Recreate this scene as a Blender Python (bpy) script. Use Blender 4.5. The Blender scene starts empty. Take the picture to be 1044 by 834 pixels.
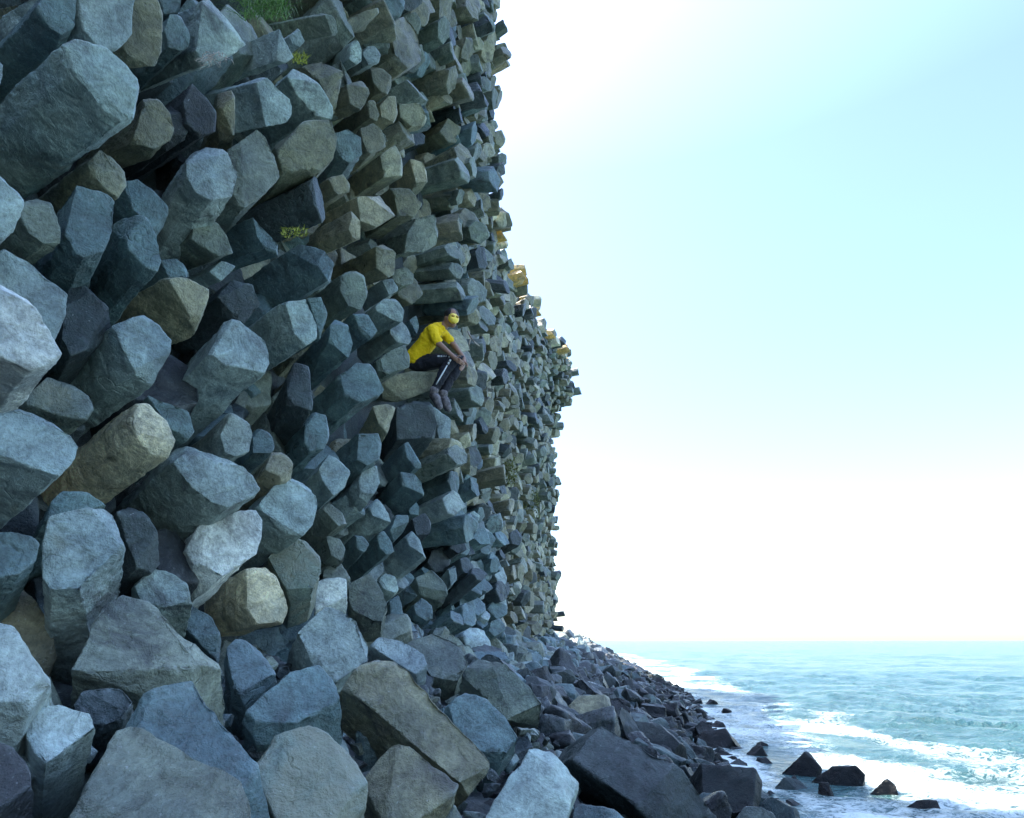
import bpy, bmesh, math, random
import numpy as np
from mathutils import Vector, Matrix
random.seed(11); rng = np.random.default_rng(11)
sc = bpy.context.scene
COL = sc.collection
R = math.radians

# ------------------------------------------------------------------ camera
FPX, CX, CY = 680.0, 522.0, 417.0
PITCH = math.atan((653 - CY) / FPX)
CP, SP = math.cos(PITCH), math.sin(PITCH)
CAM = np.array([0.0, 0.0, 2.0])
RIGHT = np.array([1.0, 0, 0]); UP = np.array([0, -SP, CP]); FWD = np.array([0, CP, SP])

def ray(px, py):                       # per metre of depth along the optical axis
    return RIGHT * ((px - CX) / FPX) + UP * ((CY - py) / FPX) + FWD
def at(px, py, t): return CAM + ray(px, py) * t
def project(p):
    q = np.asarray(p, float) - CAM
    f = q @ FWD
    return CX + FPX * (q @ RIGHT) / f, CY - FPX * (q @ UP) / f, f

cam = bpy.data.cameras.new('camera'); camo = bpy.data.objects.new('camera', cam); COL.objects.link(camo)
cam.sensor_width = 36; cam.lens = 36 * FPX / 1044; cam.clip_end = 30000; cam.clip_start = 0.05
camo.location = CAM; camo.rotation_euler = (R(90) + PITCH, 0, 0)
sc.camera = camo

# ------------------------------------------------------------------ numpy noise
def _h(ix, iy, iz, s):
    n = (ix * 73856093) ^ (iy * 19349663) ^ (iz * 83492791) ^ (s * 2654435 + 977)
    n = (n ^ (n >> 13)) * 1274126177
    n = n & 0xffffffff
    n = (n ^ (n >> 16)) * 668265263 & 0xffffffff
    return ((n >> 8) & 0xffff) / 32767.5 - 1.0
def vnoise(p, s=0):
    f = np.floor(p); i = f.astype(np.int64); u = p - f; u = u * u * (3 - 2 * u)
    r = 0
    for dx in (0, 1):
        for dy in (0, 1):
            for dz in (0, 1):
                w = (u[:, 0] if dx else 1 - u[:, 0]) * (u[:, 1] if dy else 1 - u[:, 1]) * (u[:, 2] if dz else 1 - u[:, 2])
                r = r + w * _h(i[:, 0] + dx, i[:, 1] + dy, i[:, 2] + dz, s)
    return r
def fbm(p, s=0, o=3):
    r = 0; a = 1.0
    for k in range(o):
        r = r + a * vnoise(p * 2.03 ** k + 17.3 * k, s + k); a *= .5
    return r
def n1(x, y=0., z=0., s=0): return float(vnoise(np.array([[x, y, z]], float), s)[0])

# ------------------------------------------------------------------ shape of the place
def wall_x(Y, z):
    b = -2.2 + .125 * Y
    if Y > 6: b += min(1, (Y - 6) / 5) * .38 * n1(Y / 3.7, z / 3.1, .5, 3)
    b += max(0, min(1, (Y - 24) / 9)) * (1.0 * math.exp(-((z - 15.6) / 2.0) ** 2) - .15)
    # the dark hollow high in the cliff
    b -= 1.5 * math.exp(-((Y - 8.1) / .85) ** 2 - ((z - 10.0) / .75) ** 2)
    return b
def cliff_top(Y):
    if Y < 13.2: return min(18.6, 5.5 + 1.15 * max(0, Y))
    return 11.6 + (Y - 13.2) * .245
SHY = [-40, 6, 8, 11.8, 16.4, 30, 81, 130]; SHX = [3.0, 3.2, 3.4, 3.8, 4.7, 7.1, 12, 15.5]
def shore_x(Y): return float(np.interp(Y, SHY, SHX))
def talus_z(X, Y):
    xw = -2.2 + .125 * Y; u = X - xw; k = max(1.5, shore_x(Y) - xw)
    q = 1 - u / k
    return 2.05 * (q ** 1.22 if q > 0 else q) if u > 0 else 2.05 - .1 * u
def wall_t(px, py):
    d = ray(px, py); den = d[0] - .125 * d[1]
    t = -2.2 / den if den < -1e-6 else 45.0
    return min(t, 45.0)
def talus_t(px, py):
    d = ray(px, py); t = .6
    while t < 60:
        p = CAM + d * t
        if p[2] < talus_z(p[0], p[1]) or p[2] < 0: return t
        t += .02
    return 60.

# ------------------------------------------------------------------ materials
def new_mat(name):
    m = bpy.data.materials.new(name); m.use_nodes = True
    nt = m.node_tree; nt.nodes.clear()
    return m, nt
class NT:
    def __init__(s, nt): s.nt = nt
    def n(s, typ, **kw):
        nd = s.nt.nodes.new(typ)
        for k, v in kw.items():
            if k.startswith('i_'):
                key = k[2:]; key = int(key) if key.isdigit() else key.replace('_', ' ')
                if hasattr(v, 'is_output'): s.nt.links.new(v, nd.inputs[key])
                else: nd.inputs[key].default_value = v
            else: setattr(nd, k, v)
        return nd
    def link(s, a, b): s.nt.links.new(a, b)
    def math(s, op, a, b=None, clamp=False):
        nd = s.nt.nodes.new('ShaderNodeMath'); nd.operation = op; nd.use_clamp = clamp
        for i, v in enumerate((a, b)):
            if v is None: continue
            if hasattr(v, 'is_output'): s.nt.links.new(v, nd.inputs[i])
            else: nd.inputs[i].default_value = v
        return nd.outputs[0]
    def noise(s, vec, scale, detail=4, rough=.55, dist=0.):
        return s.n('ShaderNodeTexNoise', i_Vector=vec, i_Scale=scale, i_Detail=detail, i_Roughness=rough, i_Distortion=dist).outputs[0]
    def ramp(s, v, a, b, lo=0., hi=1.):
        nd = s.n('ShaderNodeMapRange', i_0=v, i_1=a, i_2=b, i_3=lo, i_4=hi); nd.clamp = True
        return nd.outputs[0]
    def mix(s, f, a, b, mode='MIX'):
        nd = s.nt.nodes.new('ShaderNodeMix'); nd.data_type = 'RGBA'; nd.blend_type = mode; nd.clamp_factor = True
        for sock, v in ((nd.inputs[0], f), (nd.inputs[6], a), (nd.inputs[7], b)):
            if hasattr(v, 'is_output'): s.nt.links.new(v, sock)
            elif isinstance(v, (int, float)): sock.default_value = v
            else: sock.default_value = (*v, 1) if len(v) == 3 else v
        return nd.outputs[2]

def rock_material(name, attr=None):
    m, nt = new_mat(name); N = NT(nt)
    pos = N.n('ShaderNodeNewGeometry')
    P = pos.outputs['Position']
    if attr:
        a = N.n('ShaderNodeAttribute', attribute_name=attr); base = a.outputs['Color']; amt = a.outputs['Alpha']
    else:
        a = N.n('ShaderNodeObjectInfo'); base = a.outputs['Color']; amt = a.outputs['Alpha']
    big = N.noise(P, 2.3, 4, .6, .4)
    mid = N.noise(P, 9, 6, .65, .6)
    fine = N.noise(P, 55, 5, .7)
    c = N.mix(1., base, N.n('ShaderNodeCombineColor', i_0=N.ramp(big, .36, .66, .66, 1.35), i_1=N.ramp(big, .36, .66, .70, 1.30), i_2=N.ramp(big, .36, .66, .76, 1.24)).outputs[0], 'MULTIPLY')
    v2 = N.ramp(mid, .34, .68, .64, 1.38)
    c = N.mix(1., c, N.n('ShaderNodeCombineColor', i_0=v2, i_1=v2, i_2=v2).outputs[0], 'MULTIPLY')
    v3 = N.ramp(fine, .32, .68, .62, 1.42)
    c = N.mix(.8, c, N.n('ShaderNodeCombineColor', i_0=v3, i_1=v3, i_2=v3).outputs[0], 'MULTIPLY')
    # olive / cream crust, its amount set per rock by alpha
    patch = N.noise(P, 3.6, 5, .62, .8)
    th = N.math('SUBTRACT', .74, N.math('MULTIPLY', amt, .34))
    pm = N.ramp(N.math('SUBTRACT', patch, th), -.03, .1)
    c = N.mix(N.math('MULTIPLY', pm, .62), c, N.mix(N.noise(P, 13, 3), (.16, .175, .115), (.38, .37, .25)))
    sc_ = N.ramp(N.noise(P, 5.5, 7, .72, 2.2), .60, .70)
    c = N.mix(N.math('MULTIPLY', sc_, .35), c, N.mix(.55, c, (.42, .47, .48)))
    # rusty and black stains
    st = N.ramp(N.noise(P, 2.1, 7, .72, 1.2), .56, .68)
    c = N.mix(N.math('MULTIPLY', st, .7), c, (.028, .03, .036))
    # salt specks
    sp = N.ramp(N.noise(P, 95, 2, .5), .66, .72)
    c = N.mix(N.math('MULTIPLY', sp, N.ramp(mid, .45, .65, .0, .6)), c, (.5, .55, .55))
    # worn pale edges
    pt = N.ramp(pos.outputs['Pointiness'], .51, .58)
    c = N.mix(N.math('MULTIPLY', N.math('MULTIPLY', pt, N.ramp(mid, .35, .6)), .65), c, (.30, .36, .35))
    # wet dark band by the sea
    z = N.n('ShaderNodeSeparateXYZ', i_0=P).outputs[2]
    wet = N.ramp(N.math('ADD', z, N.math('MULTIPLY', N.math('SUBTRACT', big, .5), .5)), 1.45, .6)
    c = N.mix(N.math('MULTIPLY', wet, .8), c, N.mix(.88, c, (.008, .009, .011)))
    ro = N.math('SUBTRACT', N.math('SUBTRACT', N.ramp(mid, .3, .7, .42, .66), N.ramp(a.outputs['Random'] if not attr else N.noise(P, .9, 1), .35, .95, 0., .22)), N.math('MULTIPLY', wet, .2))
    h = N.math('ADD', N.math('MULTIPLY', mid, .8), N.math('MULTIPLY', fine, .34))
    cr = N.n('ShaderNodeTexVoronoi', feature='DISTANCE_TO_EDGE', i_Vector=N.n('ShaderNodeVectorMath', operation='ADD', i_0=P, i_1=N.n('ShaderNodeTexNoise', i_Vector=P, i_Scale=4., i_Detail=3.).outputs[1]).outputs[0], i_Scale=.9).outputs[0]
    h = N.math('ADD', h, N.math('MULTIPLY', N.ramp(cr, .0, .012, -.22, 0.), N.ramp(big, .5, .62)))
    h = N.math('ADD', h, N.math('MULTIPLY', N.noise(P, 150, 3, .7), .10))
    bp = N.n('ShaderNodeBump', i_Strength=.9, i_Distance=.04, i_Height=h)
    b = N.n('ShaderNodeBsdfPrincipled', i_Base_Color=c, i_Roughness=ro, i_Normal=bp.outputs[0])
    N.link(N.math('SUBTRACT', .85, N.math('MULTIPLY', wet, .68)), b.inputs['Specular IOR Level'])
    N.link(b.outputs[0], N.n('ShaderNodeOutputMaterial').inputs[0])
    return m
ROCK = rock_material('basalt')
ROCK_A = rock_material('basalt_mass', 'tint')

def plain(name, col, rough=.7, metal=0., noise=0., nscale=60, bump=0.):
    m, nt = new_mat(name); N = NT(nt)
    c = col
    P = N.n('ShaderNodeTexCoord').outputs['Object']
    f = N.noise(P, nscale, 4, .6)
    v = N.ramp(f, .3, .7, 1 - noise, 1 + noise)
    c = N.mix(1., col, N.n('ShaderNodeCombineColor', i_0=v, i_1=v, i_2=v).outputs[0], 'MULTIPLY')
    b = N.n('ShaderNodeBsdfPrincipled', i_Base_Color=c, i_Roughness=rough, i_Metallic=metal)
    if bump:
        N.link(N.n('ShaderNodeBump', i_Strength=bump, i_Distance=.01, i_Height=f).outputs[0], b.inputs['Normal'])
    N.link(b.outputs[0], N.n('ShaderNodeOutputMaterial').inputs[0])
    return m

# ------------------------------------------------------------------ tints (base colours of the stone, Y painting in crest sunlight)
TINT = {
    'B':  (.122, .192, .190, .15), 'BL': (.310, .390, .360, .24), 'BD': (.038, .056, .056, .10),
    'O':  (.205, .200, .122, .38), 'OL': (.345, .330, .205, .45), 'C':  (.720, .650, .420, .35),
    'G':  (.165, .200, .155, .34), 'P':  (.018, .024, .026, .10), 'W':  (.660, .700, .630, .20),
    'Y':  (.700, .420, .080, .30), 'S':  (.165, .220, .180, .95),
}
def tint(code, j=.10):
    c = TINT[code]; k = 1 + random.uniform(-j, j)
    return (c[0] * k * (1 + random.uniform(-.04, .04)), c[1] * k, c[2] * k * (1 + random.uniform(-.04, .04)), c[3])

# ------------------------------------------------------------------ rock meshes
DG = bpy.context.evaluated_depsgraph_get
def facet(bm, edge, bev, name):
    """flat fracture faces meeting in narrow worn edges, cut fine enough to take surface relief"""
    bmesh.ops.remove_doubles(bm, verts=bm.verts[:], dist=bev * .8)
    bmesh.ops.dissolve_limit(bm, angle_limit=R(9), verts=bm.verts[:], edges=bm.edges[:])
    bmesh.ops.bevel(bm, geom=bm.edges[:], offset=bev, offset_type='OFFSET', segments=2, profile=.5, affect='EDGES', clamp_overlap=True)
    bmesh.ops.triangulate(bm, faces=bm.faces[:])
    for k in range(9):
        lim = edge * 1.35
        long = [e for e in bm.edges if e.calc_length() > lim]
        if not long: break
        bmesh.ops.subdivide_edges(bm, edges=long, cuts=1)
        bmesh.ops.triangulate(bm, faces=[f for f in bm.faces if len(f.verts) > 3], quad_method='SHORT_EDGE')
    bmesh.ops.recalc_face_normals(bm, faces=bm.faces[:])
    me = bpy.data.meshes.new(name); bm.to_mesh(me); bm.free(); me.update()
    return me
def roughen(me, a_big, f_big, a_mid, f_mid, seed, off=(0, 0, 0)):
    n = len(me.vertices)
    co = np.empty(n * 3, np.float32); me.vertices.foreach_get('co', co); co = co.reshape(-1, 3).astype(float)
    no = np.empty(n * 3, np.float32); me.vertices.foreach_get('normal', no); no = no.reshape(-1, 3)
    p = co + np.array(off)
    big = fbm(p * f_big, seed, 2)
    r = np.abs(vnoise(p * f_mid + 3 * big[:, None] * .2, seed + 9)); r2 = vnoise(p * f_mid * 2.3, seed + 21)
    r3 = np.abs(vnoise(p * f_mid * 4.6, seed + 33)); r4 = vnoise(p * f_mid * 11, seed + 41)
    d = a_big * big + a_mid * (.5 - 1.3 * r + .5 * r2 - .45 * r3 + .16 * r4)
    co = co + no * d[:, None]
    me.vertices.foreach_set('co', co.astype(np.float32).ravel()); me.update()
    me.polygons.foreach_set('use_smooth', np.ones(len(me.polygons), bool))
def chamfer(bm, co, no):
    r = bmesh.ops.bisect_plane(bm, geom=bm.verts[:] + bm.edges[:] + bm.faces[:], plane_co=co, plane_no=no, clear_outer=True)
    eds = [e for e in r['geom_cut'] if isinstance(e, bmesh.types.BMEdge)]
    if eds: bmesh.ops.contextual_create(bm, geom=eds)
def hull_bm(pts):
    bm = bmesh.new()
    for p in pts: bm.verts.new(p)
    r = bmesh.ops.convex_hull(bm, input=bm.verts[:])
    dead = [g for g in r['geom_interior'] if isinstance(g, bmesh.types.BMVert)]
    if dead: bmesh.ops.delete(bm, geom=dead, context='VERTS')
    loose = [v for v in bm.verts if not v.link_faces]
    if loose: bmesh.ops.delete(bm, geom=loose, context='VERTS')
    return bm
def add(name, me, mat, loc=(0, 0, 0), parent=None):
    o = bpy.data.objects.new(name, me); COL.objects.link(o); o.location = loc
    if mat and not me.materials: me.materials.append(mat)
    if parent: o.parent = parent
    return o
def tag(o, label, cat, group=None):
    o['label'] = label; o['category'] = cat
    if group: o['group'] = group
    return o

HEROES = []          # (polygon in photo pixels, depth)
def nrm(v): return v / np.linalg.norm(v)
def rock(name, cat, group, label, code, pts, ang, c, L, t, nw=(.55, .6, 0.), taper=.97, rough=1., cham=2):
    """A broken column drum: end face (pts) seen where it stands, body running away from it."""
    pts = np.array(pts, float); cx, cy = pts.mean(0)
    vd = nrm(ray(cx, cy)); a = R(ang)
    root = nrm((RIGHT * math.cos(a) + UP * math.sin(a)) * c + vd * math.sqrt(1 - c * c))
    nf = nrm(-root * nw[0] - vd * nw[1] + np.array([0, 0, 1.]) * nw[2])
    p0 = at(cx, cy, t); face = []
    for x, y in pts:
        d = ray(x, y); s = ((p0 - CAM) @ nf) / (d @ nf)
        s = max(t * .75, min(t * 1.3, s))
        face.append(CAM + d * s)
    face = np.array(face); mid = face.mean(0)
    size = np.linalg.norm(face - mid, axis=1).mean()
    back = mid + (face - mid) * taper + root * L
    o3 = mid + root * L * .4
    bm = hull_bm([Vector(v) for v in np.concatenate([face, back]) - o3])
    rs = random.Random(int(cx * 131 + cy * 17))
    for k in range(cham + 1):
        i = rs.randrange(len(face)); v = face[i]
        inw = nrm(mid - v); no = nrm(-inw * rs.uniform(.4, 1) - root * rs.uniform(.3, 1.) + np.array([rs.uniform(-.4, .4) for _ in range(3)]))
        chamfer(bm, Vector(v + inw * size * rs.uniform(.08, .28) - o3), Vector(no))
    me = facet(bm, max(.014, .0052 * t), max(.005, .020 * size), name)
    roughen(me, .060 * size * rough, .9 / size, .033 * size * rough, 3.1 / size, rs.randrange(999), o3)
    ob = add(name, me, ROCK, o3)
    ob.color = tint(code)
    tag(ob, label, cat, group)
    HEROES.append((pts, t))
    return ob
def column(label, code, pts, ang=222, c=.72, L=1.0, p=.15, **kw):
    cx, cy = np.array(pts, float).mean(0)
    return rock('basalt_column', 'rock column', 'basalt columns of the cliff', label, code, pts, ang, c, L, wall_t(cx, cy) - p, **kw)
def boulder(label, code, pts, ang=265, c=.6, L=.55, p=.12, t=None, nw=(.35, .5, .35), **kw):
    a = np.array(pts, float); cx, cy = a[:, 0].mean(), a[:, 1].mean()
    t = t or min(wall_t(cx, cy), talus_t(cx, a[:, 1].mean() * .4 + a[:, 1].max() * .6)) - p
    kw.setdefault('cham', 4)
    return rock('boulder', 'boulder', 'fallen boulders on the shore', label, code, pts, ang, c, L, t, nw=nw, **kw)
# ================================================================== the big column ends of the near cliff
column('pale blue column end in the very corner of the overhang', 'BL', [(75,-40),(150,-40),(146,25),(110,58),(85,30)], 215, .7, 1.0, .3)
column('smooth blue-grey column end beside the corner block, above the biggest column', 'B', [(38,8),(46,-8),(78,-10),(77,34),(68,40),(50,28)], 225, .6, .9, .1)
column('thick olive column with a bright chipped end, above the biggest column', 'O', [(110,-18),(156,-12),(165,15),(169,38),(158,68),(138,68),(121,48)], 190, .75, 1.1, .35)
column('biggest column, jutting with a ridged blue end and long olive underside', 'BL', [(67,44),(78,40),(111,50),(126,63),(140,80),(146,98),(143,118),(126,123),(108,111),(93,93),(76,73)], 219, .80, 1.3, .5)
column('small blue column end tucked behind the thick olive column', 'B', [(173,14),(186,15),(195,32),(194,45),(184,52),(172,48),(167,28)], 225, .6, .9, .05)
column('narrow blue column end at the top edge, beside the dark vertical gap', 'B', [(159,-20),(184,-20),(186,10),(174,14),(166,15)], 225, .6, .9, 0)
column('pale blue pointed column with dry roots hanging from it, under the grass tuft', 'BL', [(207,0),(219,-4),(237,15),(254,45),(245,54),(224,60),(208,66),(200,52)], 205, .7, 1.0, .35)
column('two-toned olive and grey column end just below the biggest column', 'O', [(148,98),(161,100),(174,115),(179,130),(175,143),(151,155),(136,143),(140,120)], 222, .7, 1.0, .1)
column('small olive column end under the tip of the biggest column', 'OL', [(103,152),(118,161),(129,174),(130,188),(121,202),(106,191),(93,176),(90,163)], 216, .65, .9, .15)
column('broad rounded grey-blue column end below the small olive one', 'B', [(52,192),(62,184),(85,188),(108,198),(117,206),(114,235),(105,256),(85,262),(62,252),(54,232)], 250, .55, .9, .2)
column('grey-green column end leaning on the broad rounded grey-blue one', 'G', [(20,217),(28,203),(42,197),(52,205),(62,232),(64,247),(45,249),(30,238)], 222, .6, .9, .12)
column('pale blue column end cut by the picture edge below the biggest column', 'BL', [(-35,165),(0,158),(10,165),(22,190),(25,206),(14,232),(0,247),(-30,240)], 225, .6, 1.0, .3)
column('small pale blue column tip at the picture edge beside the biggest column', 'BL', [(-22,50),(0,50),(4,62),(3,78),(0,86),(-20,84)], 225, .6, .8, .1)
column('blue block half hidden behind a narrow tongue-shaped column', 'B', [(127,184),(140,182),(158,196),(172,210),(172,226),(163,240),(150,228),(130,208)], 225, .6, .9, .05)
column('narrow tongue-shaped blue column end with a dark hollow beneath', 'B', [(123,211),(130,209),(150,222),(160,240),(165,266),(160,276),(148,272),(132,255),(126,235)], 235, .65, 1.0, .3)
column('rounded light blue hexagonal end with an olive lower side, below the purple pair', 'BL', [(190,162),(194,150),(215,143),(229,150),(243,178),(237,200),(215,204),(200,196),(191,180)], 238, .7, 1.0, .35)
column('slim dark olive column end standing like a post', 'O', [(225,84),(238,86),(241,118),(240,138),(227,136),(222,112)], 250, .5, .8, .1)
column('dull purple wedge column end beside the slim olive post', 'P', [(196,86),(210,100),(222,118),(222,132),(206,139),(191,126),(188,104)], 215, .7, .9, .15)
column('dull purple column end wedged above the light blue hexagon', 'P', [(168,112),(184,100),(194,118),(192,140),(178,150),(168,136)], 215, .7, .9, -.05)
column('large sunbleached yellowish block at the picture edge with an olive lower side', 'W', [(-40,290),(0,278),(12,283),(32,305),(46,330),(62,360),(58,370),(30,377),(0,364),(-40,345)], 235, .55, .9, .45)
column('blue shelf-shaped column end wrapped behind the yellowish block', 'BL', [(-20,256),(0,252),(30,267),(50,283),(69,300),(66,323),(54,347),(20,335),(-20,300)], 240, .5, .9, .2)
column('dark blue rounded column end beside the blue shelf', 'BD', [(66,302),(75,286),(92,287),(105,303),(118,322),(108,339),(90,356),(72,362),(62,345),(66,325)], 245, .5, .9, .1)
column('clean five-sided light blue column end over a deep dark gap', 'BL', [(116,331),(150,318),(160,328),(175,346),(174,362),(166,387),(140,380),(132,370),(122,350)], 218, .75, 1.2, .35)
column('pale olive slanted column end with a dark rounded flank', 'OL', [(171,282),(190,283),(213,295),(216,308),(212,337),(195,325),(184,304)], 205, .75, 1.0, .25)
column('olive-grey column end sloping above a small square chip', 'G', [(196,224),(222,225),(232,240),(238,258),(224,262),(206,251),(196,244)], 205, .6, .9, .1)
column('small square pale chip of a column between two dark gaps', 'BL', [(214,277),(226,266),(241,271),(226,287)], 205, .6, .6, .1)
column('big teal column with a notched bright end and long dark underside', 'BL', [(213,360),(222,341),(232,325),(250,328),(262,331),(272,350),(276,370),(270,380),(250,377),(230,372)], 225, .80, 1.4, .5)
column('low blue-grey column end squeezed above the pale olive slanted one', 'B', [(164,265),(180,264),(194,274),(193,283),(172,283)], 215, .6, .8, 0)
column('flat olive-blue column end below the yellowish block', 'G', [(27,405),(50,383),(70,388),(90,404),(96,416),(90,427),(62,424),(28,412)], 225, .6, .9, .1)
column('speckled olive-blue block at the picture edge with a dark sloping flank', 'BL', [(-30,428),(0,428),(22,414),(48,424),(72,440),(81,455),(78,468),(60,486),(40,480),(20,463),(-30,452)], 225, .72, 1.1, .45)
column('cream-ended column with a green lower edge, pointing up out of the dark', 'C', [(132,420),(137,407),(152,412),(170,430),(179,448),(176,463),(158,459),(141,445)], 219, .80, 1.2, .4)
column('blue column end behind the cream-ended one', 'B', [(150,404),(165,396),(180,408),(194,420),(198,440),(190,449),(178,445),(165,425)], 225, .6, .9, .1)
column('large bright blue column end with a jagged lower rim', 'BL', [(175,470),(180,455),(192,447),(207,449),(222,462),(240,466),(258,486),(265,498),(258,515),(240,521),(215,512),(195,496)], 222, .75, 1.2, .45)
column('blue block with white vertical streaks below the large bright blue end', 'W', [(194,556),(205,534),(235,522),(260,521),(268,530),(268,547),(262,565),(240,581),(215,597),(202,582)], 225, .7, 1.0, .45)
column('big flat-faced grey block with a dark broken foot', 'BL', [(44,555),(50,526),(105,512),(116,516),(122,540),(135,583),(133,601),(100,596),(50,601),(43,588)], 268, .65, .8, .5, nw=(.3,.7,.0))
column('chipped blue block perched behind the big flat-faced grey block', 'B', [(45,530),(52,511),(66,498),(90,503),(110,514),(64,528)], 240, .6, .8, .15)
column('dark rounded column end with a pale olive rim', 'BD', [(120,522),(135,512),(148,520),(165,550),(170,568),(160,578),(140,577),(128,552)], 225, .6, .9, .15)
column('fractured blue block at the picture edge beside the big grey block', 'B', [(-20,546),(0,541),(25,542),(40,553),(38,570),(20,585),(0,589),(-20,584)], 250, .6, .8, .3)
column('dark olive block at the picture edge under the fractured blue one', 'O', [(-20,592),(10,588),(35,605),(50,630),(62,664),(50,688),(20,660),(-20,630)], 250, .6, .8, .1)
column('speckled pale blue lump between the grey block and the white streaks', 'BL', [(135,592),(146,579),(170,580),(190,594),(198,612),(166,620),(142,612)], 260, .6, .8, .2)
column('teal cone-shaped column end near the large bright blue one', 'BL', [(224,440),(228,426),(246,413),(254,425),(258,443),(254,460),(240,466),(229,461)], 220, .7, .9, .1)
column('blue column end with a dark flank beside the slim olive post', 'BL', [(262,84),(275,78),(290,88),(300,112),(292,124),(271,130),(266,110)], 192, .75, 1.0, .3)
column('long slanted blue-grey column end above the olive square block', 'BL', [(293,78),(305,66),(321,80),(341,110),(339,122),(322,118),(302,96)], 215, .6, 1.0, .35)
column('olive square-sided block with a flat pale face', 'O', [(286,140),(310,125),(338,121),(344,140),(341,160),(330,172),(290,175),(284,160)], 235, .6, 1.0, .45)
column('tall grey-green column end beside the olive square block', 'G', [(236,150),(262,131),(272,140),(280,160),(285,180),(270,196),(246,214),(240,192)], 228, .75, 1.1, .35)
column('bright blue pointed sliver of a column under the grass tuft', 'BL', [(282,62),(285,30),(298,50),(300,58),(288,67)], 200, .8, .8, .2)
column('tiny teal column tip beside the bright blue sliver', 'BL', [(295,36),(305,28),(311,42),(306,48),(298,45)], 215, .6, .6, .2)
column('brown arched column bridging over the long slanted blue-grey end', 'O', [(314,62),(335,57),(350,72),(354,108),(344,118),(336,92),(325,78)], 215, .5, .9, .05)
column('slim pale teal column end, lower of two beside a round one', 'BL', [(356,60),(358,45),(364,38),(369,48),(369,62),(363,66)], 215, .5, .6, .3)
column('round pale teal column end like a coin high in the cliff', 'BL', [(369,54),(375,47),(382,47),(389,56),(386,64),(376,66)], 215, .4, .6, .35)
column('dark column with a chipped pale end near the tiny teal tip', 'G', [(331,15),(337,12),(343,20),(345,36),(339,36)], 190, .85, 1.0, .3)
column('long flat olive slab end above the round coin-like column', 'O', [(346,24),(370,12),(386,8),(390,24),(372,28),(350,34)], 200, .7, 1.0, .2)
column('square olive column end below the brown arch', 'O', [(354,86),(374,80),(377,95),(370,112),(357,106)], 205, .6, .8, .3)
column('lichen-dotted grey block near the top of the cliff', 'G', [(366,42),(368,29),(408,25),(414,44),(400,48),(375,50)], 235, .5, .9, .3)
column('small upright green-grey block beside the lichen-dotted one', 'G', [(409,16),(424,12),(430,22),(427,35),(413,29)], 220, .6, .9, .2)
column('long grey block with a white upper edge near the dark hollow', 'G', [(390,56),(400,49),(430,46),(434,62),(422,75),(396,66)], 200, .6, 1.0, .3)
column('pinkish grey drooping column end below the coin-like one', 'O', [(378,66),(388,68),(400,78),(401,86),(396,95),(386,93),(380,82)], 225, .5, .8, .3)
column('olive barrel-shaped column end beside the dark hollow', 'OL', [(407,106),(428,104),(437,120),(433,128),(420,129),(408,119)], 215, .5, 1.0, .4)
column('brown-grey column end with a pale top face below the arch', 'O', [(368,131),(380,125),(388,130),(395,148),(376,157),(370,145)], 222, .6, .9, .3)
column('slender yellowish column end beside the olive barrel', 'OL', [(387,108),(396,98),(404,98),(406,115),(402,125),(389,119)], 215, .6, .9, .25)
column('small dim olive column end left of the slender yellowish one', 'O', [(375,103),(382,101),(387,117),(385,124),(377,122)], 215, .6, .9, .2)
column('stocky khaki column end above the long olive block', 'OL', [(388,158),(403,148),(412,165),(414,178),(391,181)], 215, .6, .9, .3)
column('upright yellow-green column end beside the stocky khaki one', 'OL', [(418,162),(430,161),(437,173),(436,189),(425,190)], 225, .6, .9, .35)
column('small olive column end with a pale corner, under the blue drape of rock', 'O', [(335,181),(350,178),(357,188),(356,196),(343,199)], 215, .6, .8, .25)
column('blue drape-like column between the olive square block and the khaki one', 'B', [(340,136),(355,131),(368,140),(370,157),(356,166),(345,160)], 240, .5, .8, .1)
column('huge dark column with a thin bright rim on its end', 'BD', [(314,184),(330,173),(341,194),(342,217),(333,224),(320,208)], 207, .88, 1.5, .55)
column('teal wedge column end under the huge dark column', 'B', [(258,222),(265,231),(285,250),(287,260),(270,253),(262,241)], 200, .8, 1.0, .2)
column('dark column with a sharp pale blue ridge below the huge dark one', 'B', [(312,243),(320,240),(345,274),(347,282),(335,286),(322,268)], 212, .82, 1.2, .4)
column('green-grey smooth column end beside the sharp pale ridge', 'G', [(348,280),(360,274),(372,280),(376,298),(368,316),(355,312),(347,296)], 215, .6, .9, .25)
column('pale teal column with a dark flank and rough end in the middle of the wall', 'BL', [(291,306),(305,293),(315,311),(323,330),(322,345),(312,352),(300,340)], 216, .8, 1.2, .4)
column('thin curved column edge hugging the pale teal rough one', 'B', [(314,304),(328,302),(335,325),(333,342),(326,340),(322,320)], 215, .5, .8, .1)
column('twin-lobed blue column end below the thin curved edge', 'B', [(337,332),(345,322),(355,330),(360,350),(356,364),(343,365),(336,350)], 225, .6, .9, .3)
column('dusky blue column end recessed above the big teal column', 'BD', [(222,302),(240,282),(258,290),(266,310),(250,330),(232,320)], 215, .6, .9, 0)
column('big olive block speckled with lichen, above the green-streaked block', 'OL', [(364,201),(398,194),(405,220),(384,231),(367,225)], 205, .6, 1.1, .5)
column('rounded mossy end block adjoining the big lichen-speckled block', 'O', [(399,190),(418,193),(431,208),(422,221),(406,220)], 215, .5, 1.1, .4)
column('pale narrow khaki column face under the lichen-speckled block', 'OL', [(355,234),(361,214),(368,222),(368,244),(362,246)], 205, .7, .9, .25)
column('green-streaked block with a pale end above the seated person', 'G', [(412,258),(415,238),(424,222),(444,218),(452,235),(449,249),(432,258)], 195, .6, 1.1, .45)
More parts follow.
